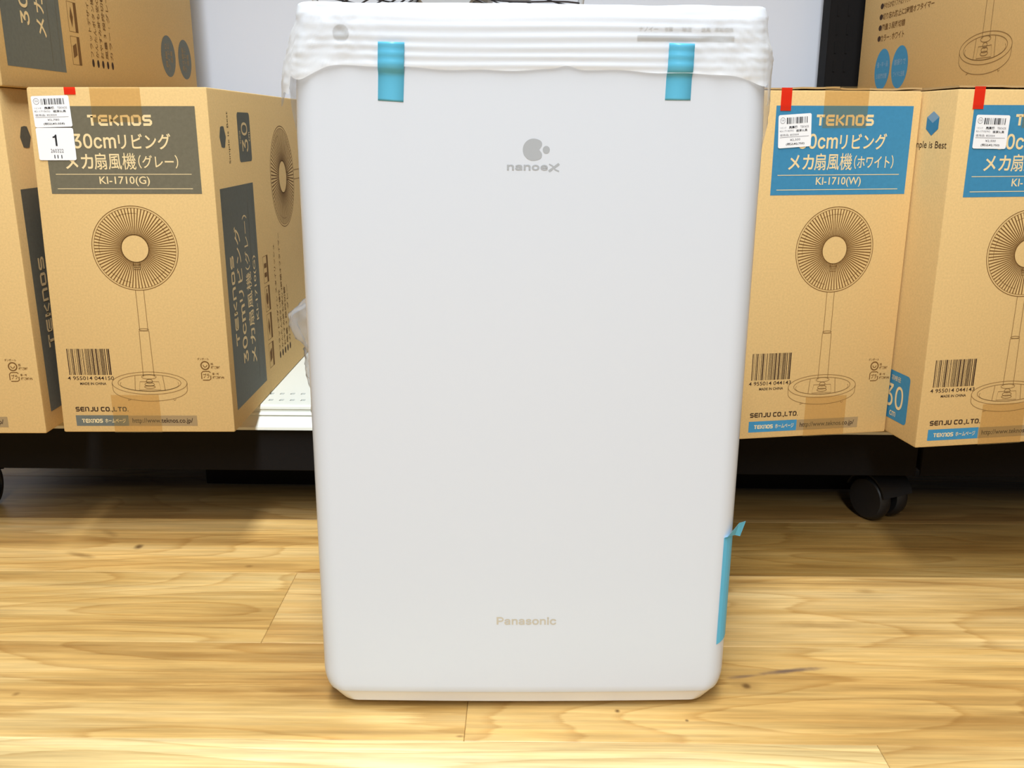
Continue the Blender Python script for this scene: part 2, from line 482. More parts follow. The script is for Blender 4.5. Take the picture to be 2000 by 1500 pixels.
# ---------------------------------------------------------------- shelving units
def gondola(name, label, loc, rz, x0, x1, holes):
    g = thing(name, label, 'shelving', loc, rz, 'low black shelving units')
    # shelf deck with two rows of real slots near the front edge
    bm = bmesh.new()
    zt, zb = .160, .1565
    ys = [0, .014, .0215, .044, .0515, .60] if holes else [0, .60]
    def slab(a, b, c, d): bx(bm, a, b, c, d, zb, zt)
    if holes:
        slab(x0, x1, ys[0], ys[1]); slab(x0, x1, ys[2], ys[3]); slab(x0, x1, ys[4], ys[5])
        for ya, yb, off in ((ys[1], ys[2], 0), (ys[3], ys[4], .0071)):
            x = x0; nx = x0 + off + .004
            while nx + .0058 < x1:
                slab(x, nx, ya, yb); x = nx + .0058; nx = x + .0084
            slab(x, x1, ya, yb)
    else:
        slab(x0, x1, 0, .60)
    obj('shelf_deck', bm, M_SHELF, g)
    bm = bmesh.new(); bx(bm, x0 + .004, x1 - .004, .004, .59, .118, .122)
    obj('deck_underside', bm, M_BLACK, g)
    # price rail: extruded moulding with two ribs and a bottom lip
    prof = [(.0, .1600), (-.0035, .1597), (-.0050, .1575), (-.0055, .1545), (-.0030, .1535), (-.0040, .1505), (-.0085, .1495), (-.0095, .1475),
            (-.0070, .1465), (-.0185, .1365), (-.0225, .1350), (-.0230, .1315), (-.0185, .1300), (0.0, .1300)]
    bm = bmesh.new()
    ra = [bm.verts.new((x0, a, b)) for a, b in prof]; rb = [bm.verts.new((x1, a, b)) for a, b in prof]
    n = len(prof)
    for i in range(n):
        bm.faces.new((ra[i], ra[(i + 1) % n], rb[(i + 1) % n], rb[i]))
    bm.faces.new(ra); bm.faces.new(rb[::-1])
    obj('price_rail', bm, M_SHELF, g)
    bm = bmesh.new(); bx(bm, x0, x1, -.012, -.009, .072, .1299, .0008, 1)
    obj('kick_plate', bm, M_BLACK, g)
    for a in (x0, x1 - .03):
        bm = bmesh.new(); bx(bm, a, a + .03, -.0088, .60, .078, .1175, .001, 1)
        obj('side_frame', bm, M_BLACK, g)
    bm = bmesh.new(); bx(bm, x0 + .33, x1 - .031, .11, .14, .004, .1175, .001, 1)
    obj('cross_beam', bm, M_BLACK, g)
    return g

def caster(g, x, y, rz, low=.0):
    c = bpy.data.objects.new('caster', None); c.parent = g; c.location = (x, y, 0); c.rotation_euler = (0, 0, R(rz)); COL.objects.link(c)
    for s in (-1, 1):
        bm = bmesh.new()
        lathe(bm, [(.006, -.010), (.019, -.010), (.026, -.0095), (.0295, -.006), (.0305, 0), (.0295, .006), (.026, .0095), (.019, .010), (.018, .008), (.006, .008)], 36, 'X', (s * .0155, 0, .0305))
        obj('wheel', bm, M_RUBBER, c, True, 40)
    bm = bmesh.new()
    pts = [(0, .030 * math.cos(R(a)) * 1.12, .0305 + .030 * math.sin(R(a)) * 1.18) for a in range(20, 165, 12)]
    va = [[bm.verts.new((sx, p[1], p[2])) for p in pts] for sx in (-.026, .026)]
    vb = [[bm.verts.new((sx, p[1] * .94, .0305 + (p[2] - .0305) * .94)) for p in pts] for sx in (-.026, .026)]
    for i in range(len(pts) - 1):
        bm.faces.new((va[0][i], va[0][i + 1], va[1][i + 1], va[1][i])); bm.faces.new((vb[0][i], vb[1][i], vb[1][i + 1], vb[0][i + 1]))
    for k in (0, 1):
        for i in range(len(pts) - 1): bm.faces.new((va[k][i], vb[k][i], vb[k][i + 1], va[k][i + 1]))
    obj('hood', bm, M_RUBBER, c, True, 40)
    bm = bmesh.new(); lathe(bm, [(.008, .060), (.008, .0715), (.019, .0715), (.019, .0772), (.008, .0772)], 24)
    obj('swivel_plate', bm, M_STEEL, c)
    return c

G1 = gondola('shelving_unit', 'black shelving base on casters with white perforated shelf behind the machine', (-.10, 1.151, 0), -1.4, -.68, .622, True)
caster(G1, .592, .025, 28)
caster(G1, -.640, .03, 10)
G2 = gondola('shelving_unit', 'black shelving base at right edge, beyond the vertical joint and the caster', (-.10, 1.151, 0), -1.4, .628, 1.9, False)
# tall back panel of both shelving units, merged into one object
bm = bmesh.new(); bx(bm, -2.4, 2.4, .622, .64, .10, 2.2)
wb_ = obj('shelving_back', bm, M_BACK); wb_['kind'] = 'structure'
wb_.location = G1.location; wb_.rotation_euler = G1.rotation_euler
for xa in (.616,):
    bm = bmesh.new(); bx(bm, xa + .012, xa + .072, .552, .598, .161, 1.8, .002, 1)
    post = obj('upright_post', bm, M_BLACK, G1)
    bm = bmesh.new()
    for k in range(46):
        for dx in (.024, .042):
            bx(bm, xa + dx, xa + dx + .003, .5508, .5519, .30 + k * .03, .318 + k * .03)
    obj('post_slots', bm, M_BLACK, post)
bm = bmesh.new(); bx(bm, -.68, -.646, .575, .618, .078, 1.8, .002, 1)
obj('upright_post', bm, M_BLACK, G1)
for g, xa, xb in ((G1, -.645, .615), (G2, .692, 1.9)):      # unseen shelf higher up, added to shade back panel and upper cartons
    bm = bmesh.new(); bx(bm, xa, xb, .27, .548, 1.25, 1.28, .002, 1)
    obj('shade_shelf', bm, M_SHELF, g)

# ---------------------------------------------------------------- fan cartons
BW, BD, BH = .199, .64, .388

def fan_art(u, v, k=1.0, rot=None):
    """line drawing of a pedestal fan; u, v = hub centre; returns (ink lines, pale hub) in mm"""
    a = P2()
    g = 47.9 * k
    a.oval(u, v, g, g * .98, .75 * k, 80); a.oval(u, v, g - 2.2 * k, (g - 2.2 * k) * .98, .4 * k, 80)
    for i in range(76):
        t = R(i * 360 / 76)
        c, s_ = math.cos(t), math.sin(t)
        a.poly([(u + 15.2 * k * c - .50 * k * s_, v + 15.2 * k * s_ + .50 * k * c), (u + 15.2 * k * c + .50 * k * s_, v + 15.2 * k * s_ - .50 * k * c),
                (u + 45.5 * k * c + .60 * k * s_, v + 44.6 * k * s_ - .60 * k * c), (u + 45.5 * k * c - .60 * k * s_, v + 44.6 * k * s_ + .60 * k * c)])
    a.oval(u, v, 15.3 * k, 15.3 * k, .9 * k, 48)
    for q in (30, 100, 170, 240, 310):
        a.oval(u, v, 40 * k, 39 * k, .35 * k, 10, q - 18, q + 18)
    a.rect(u - 4 * k, v - 23 * k, u - 3.5 * k, v - 16 * k); a.rect(u + 3.5 * k, v - 23 * k, u + 4 * k, v - 16 * k)
    for d in (18.5, 21, 23.5): a.line([(u - 4 * k, v - d * k), (u + 4 * k, v - d * k)], .5 * k)
    b = P2()
    w = .72 * k
    for s_ in (-1, 1):
        b.line([(u + s_ * 4.6 * k, v - 46.6 * k), (u + s_ * 4.7 * k, v - 92.5 * k)], w)
        b.line([(u + s_ * 5.6 * k, v - 94 * k), (u + s_ * 6.3 * k, v - 148 * k)], w)
    b.oval(u, v - 92.5 * k, 5.5 * k, 1.2 * k, w, 24); b.line([(u - 5.6 * k, v - 94 * k), (u + 5.6 * k, v - 94 * k)], w * .8)
    cy = v - 156 * k
    b.oval(u, cy, 43.5 * k, 13.5 * k, w, 72); b.oval(u, cy + .3 * k, 36.5 * k, 10 * k, w, 60); b.oval(u, cy - 1.2 * k, 34 * k, 8.6 * k, w * .7, 60, 165, 375)
    b.line([(u - 43.5 * k, cy), (u - 43.2 * k, cy - 7.5 * k)], w); b.line([(u + 43.5 * k, cy), (u + 43.2 * k, cy - 7.5 * k)], w)
    b.oval(u, cy - 7.5 * k, 43.2 * k, 14.2 * k, w, 40, 180, 360)
    b.line([(u - 16 * k, cy + 9 * k), (u - 17.5 * k, cy - 8.8 * k)], w); b.line([(u + 16 * k, cy + 9 * k), (u + 17.5 * k, cy - 8.8 * k)], w)
    b.oval(u, cy + 7.6 * k, 8.4 * k, 2.6 * k, w, 28)
    b.line([(u - 11 * k, cy + 1.8 * k), (u + 11 * k, cy + 1.8 * k), (u + 12.5 * k, cy - 8 * k), (u - 12.5 * k, cy - 8 * k)], w, True)
    for dx, dy, rx, ry in ((0, 2.4, 3.6, 2.4), (0, -1.5, 5.5, 2.2), (0, -4.5, 6.2, 1.8)): b.oval(u + dx * k, cy + dy * k, rx * k, ry * k, .9 * k, 20)
    for s_ in (-26, 26): b.line([(u + s_ * k, cy - 18.9 * k), (u + (s_ + (1 if s_ > 0 else -1)) * k, cy - 21 * k), (u + (s_ + 3) * k, cy - 19.5 * k)], w)
    return a, b

def front_art(root, blue, sx, top_tape, bot_tape, ox=0):
    fr = lambda u, v, l: ((u * sx + ox) / 1000, -l / 1000, v / 1000)
    ink = M_BLUE_INK if blue else M_GREY_INK
    pan = P2().rect(-80, 276, 85, 368.5).put('brand_panel', fr, ink, root, .15)
    P2().block('TEKnOS', -31.5, 348.3, 37.5, 359.3, 2.5).put('lettering', fr, M_KRAFT_TXT, pan, .3)
    P2().text('30cm', -50.5, 324.3, -3.5, 340.0, .014, True).text('リビング', -1.0, 323.3, 56, 340.2, .014).put('lettering', fr, M_KRAFT_TXT, pan, .3)
    t = P2().text('メカ', -61, 302.6, -30.5, 318.6, .016).text('扇風', -29.5, 302.0, .2, 319.8, .008).text('機', 1.2, 302.0, 16, 319.8, .0035)
    t.text('（ホワイト）' if blue else '（グレー）', 18.5, 303.2, 67 if blue else 62, 317.5, .008)
    t.put('lettering', fr, M_KRAFT_TXT, pan, .3)
    P2().text('KI-1710(W)' if blue else 'KI-1710(G)', -26, 284.2, 29, 294.8, .008).put('lettering', fr, M_KRAFT_TXT, pan, .3)
    P2().rect(-73, 296.7, 75.5, 297.4).rect(-73, 281.2, 75.5, 281.9).put('ruled_lines', fr, M_KRAFT_TXT, pan, .3)
    a, b = fan_art(4.7, 216.0)
    d = b.put('fan_drawing', fr, M_PALE_INK, root, .15)
    a.put('guard_drawing', fr, M_BROWN_INK, d, .15)
    bc = P2().bars(-87, 70, -36.4, 101, 5, 30).put('barcode', fr, M_DARK_INK, root, .15)
    num = '4 955014 044143' if blue else '4 955014 044150'
    P2().text(num, -89.5, 63.8, -36, 68.3, .004).put('lettering', fr, M_DARK_INK, bc, .15)
    P2().text('MADE IN CHINA', -76, 58, -45.5, 61, .02).put('lettering', fr, M_DARK_INK, bc, .15)
    P2().block('SEnJU CO.,LTD.', -85, 25.8, -23.6, 31.2, 2.4).put('lettering', fr, M_DARK_INK, root, .15)
    wb = P2().rect(-86, 8, -24.4, 21).put('web_bar', fr, M_BLUE_INK if blue else M_GREYB_INK, root, .15)
    P2().block('TEKnOS', -79, 12, -55, 16.6, 2.2).text('ホームページ', -52, 11.8, -28, 17, .01).put('lettering', fr, M_KRAFT_TXT, wb, .3)
    ub = P2().rect(-24.2, 8, 56, 20.6).put('web_address_bar', fr, M_URL, root, .15)
    P2().text('http://www.teknos.co.jp/', -20, 10.2, 51, 17.6, .01).put('lettering', fr, M_DARK_INK, ub, .3)
    rc = P2().text('ダンボール', 62.5, 87.5, 76, 90.5, .01).oval(71, 81.2, 4.7, 4.7, 1.5, 28).oval(71, 82, 2.2, 2.6, .9, 16, 180, 360)
    rc.text('紙', 77.5, 81.5, 80.5, 84.5, .02).text('緩衝材', 77.5, 77.2, 88, 80.4, .03)
    q = 65.2
    rc.line([(66, q), (66, q + 7), (68, q + 9), (75, q + 9), (76.5, q + 7.5)], 1.1).line([(76.5, q + 4), (76.5, q), (74.5, q - 1.5), (67, q - 1.5)], 1.1)
    rc.text('プラ', 67.8, q + 1, 75, q + 6.5, .02).text('袋・PE', 78.5, q + 4.5, 86, q + 7.5, .02).text('緩衝材:PS', 78.5, q, 92, q + 3.2, .03)
    rc.put('recycling_marks', fr, M_BROWN_INK, root, .15)
    for nm, (ua, ub_, va, vb) in (('packing_tape', top_tape), ('packing_tape', bot_tape)):
        P2().rect(ua, va, ub_, vb).put(nm, fr, M_TAPE, root, .5)
    return fr

def sticker(root, fr, u, v, wd, ht, rot, blue):
    ca, sa = math.cos(R(rot)), math.sin(R(rot))
    f2 = lambda a, b, l: fr(u + a * ca - b * sa, v + a * sa + b * ca, l)
    s = P2().rrect(0, 0, wd, ht, 2.0).put('price_sticker', f2, M_STICKER, root, .8)
    P2().bars(wd * .25, ht * .72, wd * .90, ht * .91, 9 if blue else 4, 17).put('barcode', f2, M_BLACK_INK, s, .95)
    t = P2().text('リビング', wd * .05, ht * .585, wd * .24, ht * .64).text('TEKNOS', wd * .66, ht * .58, wd * .92, ht * .645)
    t.text('KI-1710(W)' if blue else 'KI-1710(G)', wd * .05, ht * .47, wd * .46, ht * .54)
    t.text('使用品: 853004', wd * .05, ht * .355, wd * .62, ht * .425).oval(wd * .13, ht * .83, wd * .075, wd * .075, .35, 20).text('ワタ', wd * .085, ht * .80, wd * .175, ht * .865, .01)
    t.text('¥2,500' if blue else '¥2,780', wd * .36, ht * .195, wd * .67, ht * .27).rect(wd * .05, ht * .318, wd * .93, ht * .328)
    t.put('lettering', f2, M_GREY_TXT, s, .95)
    P2().text('扇風機', wd * .32, ht * .575, wd * .58, ht * .655, .03).text('極厚5L黒', wd * .54, ht * .465, wd * .88, ht * .54, .01).text('(税込¥2,750)' if blue else '(税込¥3,058)', wd * .24, ht * .065, wd * .80, ht * .15, .01).put('lettering', f2, M_BLACK_INK, s, .95)

def right_side_art(root):
    """print on the grey cartons' right side: turned a quarter, tops of the letters towards the front"""
    X = BW / 2
    fr = lambda s, v, l: (X + l / 1000, s / 1000, v / 1000)
    up = lambda a, b, l: fr(153 - b, 22 + a, l)          # a along the height, b towards the front, from the panel's corner
    pan = P2().rect(16.5, 22, 153, 280).put('brand_panel', fr, M_GREYB_INK, root, .15)
    P2().block('TEKnOS', 74, 107, 180, 120, 2.5).put('lettering', up, M_KRAFT_TXT, pan, .3)
    P2().text('30cm', 46, 76, 118, 96, .014, True).text('リビング', 122, 75, 212, 97, .014).put('lettering', up, M_KRAFT_TXT, pan, .3)
    t = P2().text('メカ', 36, 40, 82, 61, .016).text('扇風', 84, 39, 128, 62, .008).text('機', 130, 39, 152, 62, .0035).text('（グレー）', 155, 41, 222, 60, .008)
    t.put('lettering', up, M_KRAFT_TXT, pan, .3)
    P2().text('KI-1710(G)', 87, 14, 169, 27, .008).put('lettering', up, M_KRAFT_TXT, pan, .3)
    P2().rect(8, 31, 250, 31.8).rect(8, 9, 250, 9.8).put('ruled_lines', up, M_GREY_INK, pan, .3)
    up0 = lambda a, b, l: fr(-b, a, l)
    for v0, v1, pic in ((33, 66, 0), (71.5, 106, 1), (110, 143, 2), (148, 183, 3)):
        ic = P2().line([(174, v0), (198, v0), (198, v1), (174, v1)], .9, True).rect(191, v0, 198, v1).put('feature_icon', fr, M_BROWN_INK, root, .15)
        c = (v0 + v1) / 2; p = P2()
        if pic == 0: p.poly([(178, c - 9), (188, c - 5), (188, c + 9), (178, c + 5)])
        elif pic == 1: p.poly([(179, c), (183, c + 12), (187, c)]).poly([(179, c), (183, c - 12), (187, c)])
        elif pic == 2: p.ell(183, c, 5, 8).ell(183, c - 11, 1.5, 2.2).ell(183, c + 11, 1.5, 2.2)
        else: p.rect(178, c - 10, 189, c - 4).rect(178, c + 2, 189, c + 8)
        p.put('pictogram', fr, M_BROWN_INK, ic, .3)
    lines = ('フラットデザイン スタイリッシュ', 'かんたんボタン操作', 'おやすみ時も安心 2時間オフタイマー', '風量 3 段階切替', 'カラー : グレー')
    t = P2()
    for i, s_ in enumerate(lines):
        x = -(232 + i * 15); t.text(s_, 45, x - 4.5, min(45 + 9.2 * len(s_), 205), x + 4.5, .012)
    t.put('lettering', up0, M_BROWN_INK, root, .15)
    t = P2()
    for i in range(5): t.ell(38, -(232 + i * 15), 5, 3.4, 16)
    t.put('bullet_dots', up0, M_DARK_INK, root, .15)
    for s_ in (511, 587):
        ov = P2().ell(s_, 66, 31, 31).put('round_badge', fr, M_GREYB_INK, root, .15)
        f3 = lambda a, b, l, s_=s_: fr(s_ - b, 66 + a, l)
        P2().text('首振り' if s_ < 550 else '高さ調節', -18, 5, 18, 14, .01).text('ワイドに', -20, -5, 20, 3, .01).text('送風', -9, -18, 9, -9, .01).put('lettering', f3, M_GREY_INK if False else M_URL, ov, .3)
    bd = P2().rrect(104, 306, 158, 364, 5).put('size_badge', fr, M_GREYB_INK, root, .15)
    f4 = lambda a, b, l: fr(131 - b, 335 + a, l)
    P2().text('30', -17.5, -13, 17.5, 13, .004, True).text('cm', -5, -23, 6, -17).text('羽根径', -8, 17, 8, 22.5).put('lettering', f4, M_KRAFT_TXT, bd, .3)
    cu = P2().poly([(31, 336), (36, 325), (43, 324), (44, 336)]).poly([(31, 336), (36, 347), (43, 348), (44, 336)]).poly([(44, 336), (43, 324), (49, 324.5), (55, 336), (49, 347.5), (43, 348)])
    cu.put('cube_emblem', fr, M_GREYB_INK, root, .15)
    f5 = lambda a, b, l: fr(69 - b, 306 + a, l)
    P2().text('Simple is Best', 0, 0, 58, 8).put('lettering', f5, M_DARK_INK, root, .15)
    a, b = fan_art(0, 0, 1.45)
    f6 = lambda a_, b_, l: fr(311 - b_, 279 + a_, l)
    d = b.put('fan_drawing', f6, M_PALE_INK, root, .15)
    a.put('guard_drawing', f6, M_BROWN_INK, d, .15)

def left_side_art(root, W):
    """print on the white-fan cartons' left side: upright"""
    X = -W / 2
    fr = lambda s, v, l: (X - l / 1000, s / 1000, v / 1000)
    f = lambda s0, v0: (lambda a, b, l: fr(s0 - a, v0 + b, l))
    g = f(38, 351)
    em = P2().poly([(0, 0), (-11, 6), (0, 12), (11, 6)]).put('cube_emblem', g, M_BLUE_LIGHT, root, .15)
    P2().poly([(0, 0), (11, 6), (11, -6), (0, -13)]).poly([(0, 0), (0, -13), (-11, -6), (-11, 6)]).put('cube_faces', g, M_BLUE_INK, em, .15)
    P2().text('Simple is Best', 0, 0, 66, 9.5).put('lettering', f(75, 323), M_DARK_INK, root, .15)
    bd = P2().rrect(0, 0, 56, 57, 5).put('size_badge', f(79, 18.5), M_BLUE_INK, root, .15)
    P2().text('30', 10, 14, 46, 41.5, .004, True).text('羽根径', 19, 46, 38, 52).text('cm', 22, 4, 34, 10).put('lettering', f(79, 18.5), M_KRAFT_TXT, bd, .3)
    t = P2(); d = P2()
    for i, s_ in enumerate(('やわらかなソフトなグリップ', '切り忘れ防止に2時間オフタイマー', '風量３段階切替', 'カラー : ホワイト')):
        v = 141 - i * 16.2; n = (96, 172, 84, 84)[i]
        d.ell(568, v, 6, 4.3, 16); t.text(s_, 14, v - 5, 14 + n, v + 5, .02)
    d.put('bullet_dots', fr, M_DARK_INK, root, .15)
    t.put('lettering', f(576, 0), M_BROWN_INK, root, .15)
    for s_, l1 in ((545, ('強・中・弱', '３段階切替')), (482, ('首振りで', 'ワイドに送風'))):
        ov = P2().ell(s_, 45, 28, 31).put('round_badge', fr, M_BLUE_INK, root, .15)
        P2().text(l1[0], -20, 3, 20, 12, .01).text(l1[1], -20, -14, 20, -6, .01).put('lettering', f(s_, 45), M_BLUE_LIGHT, ov, .3)
    a, b = fan_art(0, 0, 1.45)
    f6 = f(238, 279)
    dr = b.put('fan_drawing', f6, M_PALE_INK, root, .15)
    a.put('guard_drawing', f6, M_BROWN_INK, dr, .15)

def carton(label, loc, rz, blue, W=BW, sx=1.0, top_tape=(-26, 28, 352, 388.3), bot_tape=(-42, 14, 0, 46), flaps=True, seed=1, bulge=0.0, ox=0):
    root = thing('fan_carton', label, 'box', loc, rz, 'stacked fan cartons')
    bm = bmesh.new()
    bx(bm, -W / 2, W / 2, 0, BD, 0, BH - (.004 if flaps else 0), .0022, 2)
    if bulge:
        for v in bm.verts:
            if v.co.x < 0 and v.co.y < .1: v.co.x += bulge * (v.co.z / BH - .35)
    obj('carton_body', bm, M_KRAFT, root, True, 35)
    if flaps:                                    # two top flaps meeting along the middle, a little sprung
        rn = random.Random(seed)
        for s_ in (-1, 1):
            bm = bmesh.new()
            n = 24
            xa, xb = (-W / 2 + .001, -.0006) if s_ < 0 else (.0006, W / 2 - .001)
            ph = rn.uniform(0, 6)
            top = []; bot = []
            for i in range(n + 1):
                x = xa + (xb - xa) * i / n
                lift = .0011 + .0009 * math.sin(ph + x * 38) + .0004 * math.sin(x * 140 + ph)
                lift = min(max(lift, .0003), .0019)
                top.append([bm.verts.new((x, y, BH - .004 + .0002 + k + .0027)) for y, k in ((.0012, lift - .0009), (.10, 0), (BD - .001, 0))])
                bot.append([bm.verts.new((x, y, BH - .004 + .0002 + k)) for y, k in ((.0012, lift), (.10, 0.0), (BD - .001, 0.0))])
            for i in range(n):
                for k in range(2):
                    bm.faces.new((top[i][k], top[i + 1][k], top[i + 1][k + 1], top[i][k + 1])); bm.faces.new((bot[i][k], bot[i][k + 1], bot[i + 1][k + 1], bot[i + 1][k]))
                bm.faces.new((top[i][0], bot[i][0], bot[i + 1][0], top[i + 1][0])); bm.faces.new((top[i][2], top[i + 1][2], bot[i + 1][2], bot[i][2]))
            for i in (0, n):
                for k in range(2): bm.faces.new((top[i][k], top[i][k + 1], bot[i][k + 1], bot[i][k]))
            obj('top_flap', bm, M_KRAFT_EDGE, root)
    fr = front_art(root, blue, sx, top_tape, bot_tape, ox)
    if blue: left_side_art(root, W)
    else: right_side_art(root)
    return root, fr

ZS = .1602
ZU = ZS + BH + .0006
# grey-print cartons on the left
LB, fr = carton('grey-print fan carton bearing two white stickers, left of the white machine', (-.4258, 1.0382, ZS), 0, False, flaps=False, bulge=.009)
sticker(LB, fr, -88.5, 346.2, 40.5, 32.5, 1.5, False)
ns = P2().rrect(-88.5, 312, -48, 346, 2.0).put('number_sticker', fr, M_STICKER, LB, .8)
P2().poly([(-71.2, 335.4), (-71.2, 336.8), (-69.0, 337.6), (-68.2, 339), (-66.8, 339), (-66.8, 327), (-68.8, 327), (-68.8, 335.8)]).put('lettering', fr, M_BLACK_INK, ns, .95)
P2().text('260322', -75, 320, -61, 324).put('lettering', fr, M_GREY_TXT, ns, .95)
P2().rect(-71.8, 314, -70.8, 317.6).rect(-68.4, 314, -67.4, 317.6).rect(-64.2, 314, -63.2, 317.6).put('tally_bars', fr, M_BLACK_INK, ns, .95)
P2().rect(-53, 380.5, -40.8, 388.0).put('red_tape', fr, M_RED, LB, .6)
carton('grey-print fan carton cut off by the left edge of the photo, on the shelf', (-.6455, 1.033, ZS), 0, False, flaps=False)
carton('grey-print fan carton lying on top of the others, upper left corner', (-.6405, 1.033, ZU), 0, False, flaps=False)
# white-fan cartons on the right
yaw = 9.0
ux, uy = math.cos(R(yaw)), math.sin(R(yaw))
W1 = .189
B1, fr = carton('blue-print fan carton standing right beside the white machine', (.4403 - ux * W1 / 2, 1.0395 - uy * W1 / 2, ZS), yaw, True, W=W1, sx=.945, ox=5,
                top_tape=(-24, 29, 346, 388), bot_tape=(-15, 38, 0, 48), seed=3)
sticker(B1, fr, -75, 324.8, 39, 34, 3.5, True)
P2().rect(-75.5, 363.3, -63, 386.5).put('red_tape', fr, M_RED, B1, .6)
B2, fr = carton('blue-print fan carton cut off by the right edge of the photo, above the caster', (.4513 + ux * BW / 2, .9815 + uy * BW / 2, ZS), yaw, True,
                top_tape=(-24, 29, 346, 388), bot_tape=(-23, 30, 0, 48), seed=5)
sticker(B2, fr, -77, 325.5, 38, 33.5, -1, True)
P2().rect(-82, 364.5, -70, 386.5).put('red_tape', fr, M_RED, B2, .6)
carton('blue-print fan carton past the right edge of the photo, carrying the upper carton', (.4513 + ux * (BW * 1.5 + .012), .9815 + uy * (BW * 1.5 + .012), ZS), yaw, True, seed=7)
carton('blue-print fan carton lying on top of the others, upper right corner', (.606 + BW / 2 * math.cos(R(2)), 1.005 + BW / 2 * math.sin(R(2)), ZU + .0018), 2, True, flaps=False)

# ---------------------------------------------------------------- the white machine
BY, BYAW, BXC, BROLL = .728, .7, .0107, .44
BZ = .0010
HW, DEP, ZTOP = .1806, .215, .587
root = thing('dehumidifier', 'tall white boxy dehumidifier standing on the wooden floor', 'dehumidifier', (BXC, BY, BZ), BYAW)
root.rotation_euler.y = R(BROLL)

def plan(hw, y0, y1, rf=.018, rb=.02, crown=.0025, n=10):
    """plan outline, counted from the back left corner over the left side, the front and the right side"""
    pts = []
    def arc(cx, cy, r, a0, a1):
        for k in range(n + 1):
            a = R(a0 + (a1 - a0) * k / n); pts.append((cx + r * math.cos(a), cy + r * math.sin(a)))
    arc(-hw + rb, y1 - rb, rb, 90, 180)
    arc(-hw + rf, y0 + rf, rf, 180, 270)
    m = 16
    for k in range(1, m): pts.append((-hw + rf + (2 * hw - 2 * rf) * k / m, y0))
    arc(hw - rf, y0 + rf, rf, 270, 360)
    arc(hw - rb, y1 - rb, rb, 0, 90)
    return [(x, y - (crown * (1 - (x / hw) ** 2) if y < y0 + rf else 0)) for x, y in pts]

def loft(name, secs, m, parent, cap0=True, cap1=True):
    bm = bmesh.new(); rings = []
    for z, hw, y0, y1, rf in secs:
        rings.append([bm.verts.new((x, y, z)) for x, y in plan(hw, y0, y1, rf)])
    n = len(rings[0])
    for i in range(len(rings) - 1):
        for k in range(n): bm.faces.new((rings[i][k], rings[i][(k + 1) % n], rings[i + 1][(k + 1) % n], rings[i + 1][k]))
    if cap0: bm.faces.new(rings[0][::-1])
    if cap1: bm.faces.new(rings[-1])
    return obj(name, bm, m, parent, True, 28)

def side_in(z):                                    # quarter-ellipse rounding of the lower corners
    t = max(0.0, 1 - (z - .009) / .027)
    return .016 * (1 - math.sqrt(max(0, 1 - t * t)))
secs = []
for z in (.0182, .0185, .021, .025, .030, .036, .10, .20, .30, .40, .50, .56, .578):
    yo = max(0, (.021 - z)) * .25
    secs.append((z, HW - side_in(z) - .0048 * max(0, (z - .54) / .038), yo, DEP, .018))
for k in range(1, 6):
    a = R(90 * k / 5); ins = .009 * (1 - math.cos(a)); secs.append((.578 + .009 * math.sin(a), HW - .0048 - ins, ins, DEP - ins, .018))
body = loft('body', secs, M_WHITE, root)
loft('base_trim', [(.0056, HW - side_in(.0095) - .0012, .0060, DEP - .004, .017), (.0066, HW - side_in(.0095) - .0002, .0046, DEP - .002, .018), (.0125, HW - side_in(.0125), .0032, DEP, .018), (.0180, HW - side_in(.0180) - .0004, .0012, DEP, .018)], M_BASE, root)
for fx in (-.125, .125):
    for fy in (.035, .175):
        bm = bmesh.new(); lathe(bm, [(.010, 0), (.012, .002), (.012, .0055)], 20, 'Z', (fx, fy, 0)); obj('foot', bm, M_RUBBER, root)

def ffr(u, v, l):                                   # on the slightly crowned front
    x = u / 1000 - math.tan(R(BROLL)) * v / 1000 + .0028
    return (x, -.0025 * (1 - (x / HW) ** 2) - l / 1000, v / 1000)
# emblem: bitten disc with a small dot, wordmark below, maker's name near the foot
pts = []
for k in range(72):
    a = math.radians(-180 + 5 * k)
    r = 8.15 - 3.75 * math.exp(-(math.degrees(a) / 23) ** 2) + .35 * math.exp(-((abs(math.degrees(a)) - 48) / 16) ** 2)
    pts.append((r * math.cos(a), r * math.sin(a)))
E0 = (2.8, 489.2)
em = P2().poly([(E0[0] + x, E0[1] + y) for x, y in pts]).put('emblem', ffr, M_LOGO_GREY, body, .12)
P2().ell(E0[0] + 9.7, E0[1], 2.7, 2.85, 24).put('emblem_dot', ffr, M_LOGO_GREY, em, .12)
wm = P2()
for c, u0, u1 in (('n', -17.4, -12.0), ('a', -11.2, -5.6), ('n', -4.7, .7), ('o', 1.5, 7.4), ('e', 8.2, 13.8)):
    wm.text(c, u0, 473.9, u1, 478.0, .020, True)
wm.line([(14.6, 473.2), (22.4, 478.9)], 1.8).line([(14.7, 478.6), (17.5, 477.2), (19.3, 474.6), (22.4, 473.3)], 1.0)
wm.put('lettering', ffr, M_LOGO_GREY, body, .12)
P2().rect(-27, 86.3, -25.3, 93.6).line([(-25.3, 92.9), (-23, 92.9), (-21.7, 92.2), (-21.4, 91.2), (-21.8, 90.1), (-23, 89.5), (-25.3, 89.5)], 1.45).text('anasonic', -20.3, 86.2, 25.2, 93.6, .019, True).put('lettering', ffr, M_LOGO_BEIGE, body, .12)
P2().ell(-139.5, 571.2, 6.0, 6.1, 32).put('sensor_window', ffr, M_PANEL_GREY, body, .12)
P2().rrect(78.9, 567.3, 151.1, 571.6, .5).put('display_strip', ffr, M_PANEL_GREY, body, .12)
t = P2()
for u0, u1, s_ in ((80, 94, 'ナノイー'), (99, 105, '衣類'), (112, 119, '除湿'), (126, 133, '送風'), (136, 150, '運転切換')): t.text(s_, u0, 574.2, u1, 577.6, .01)
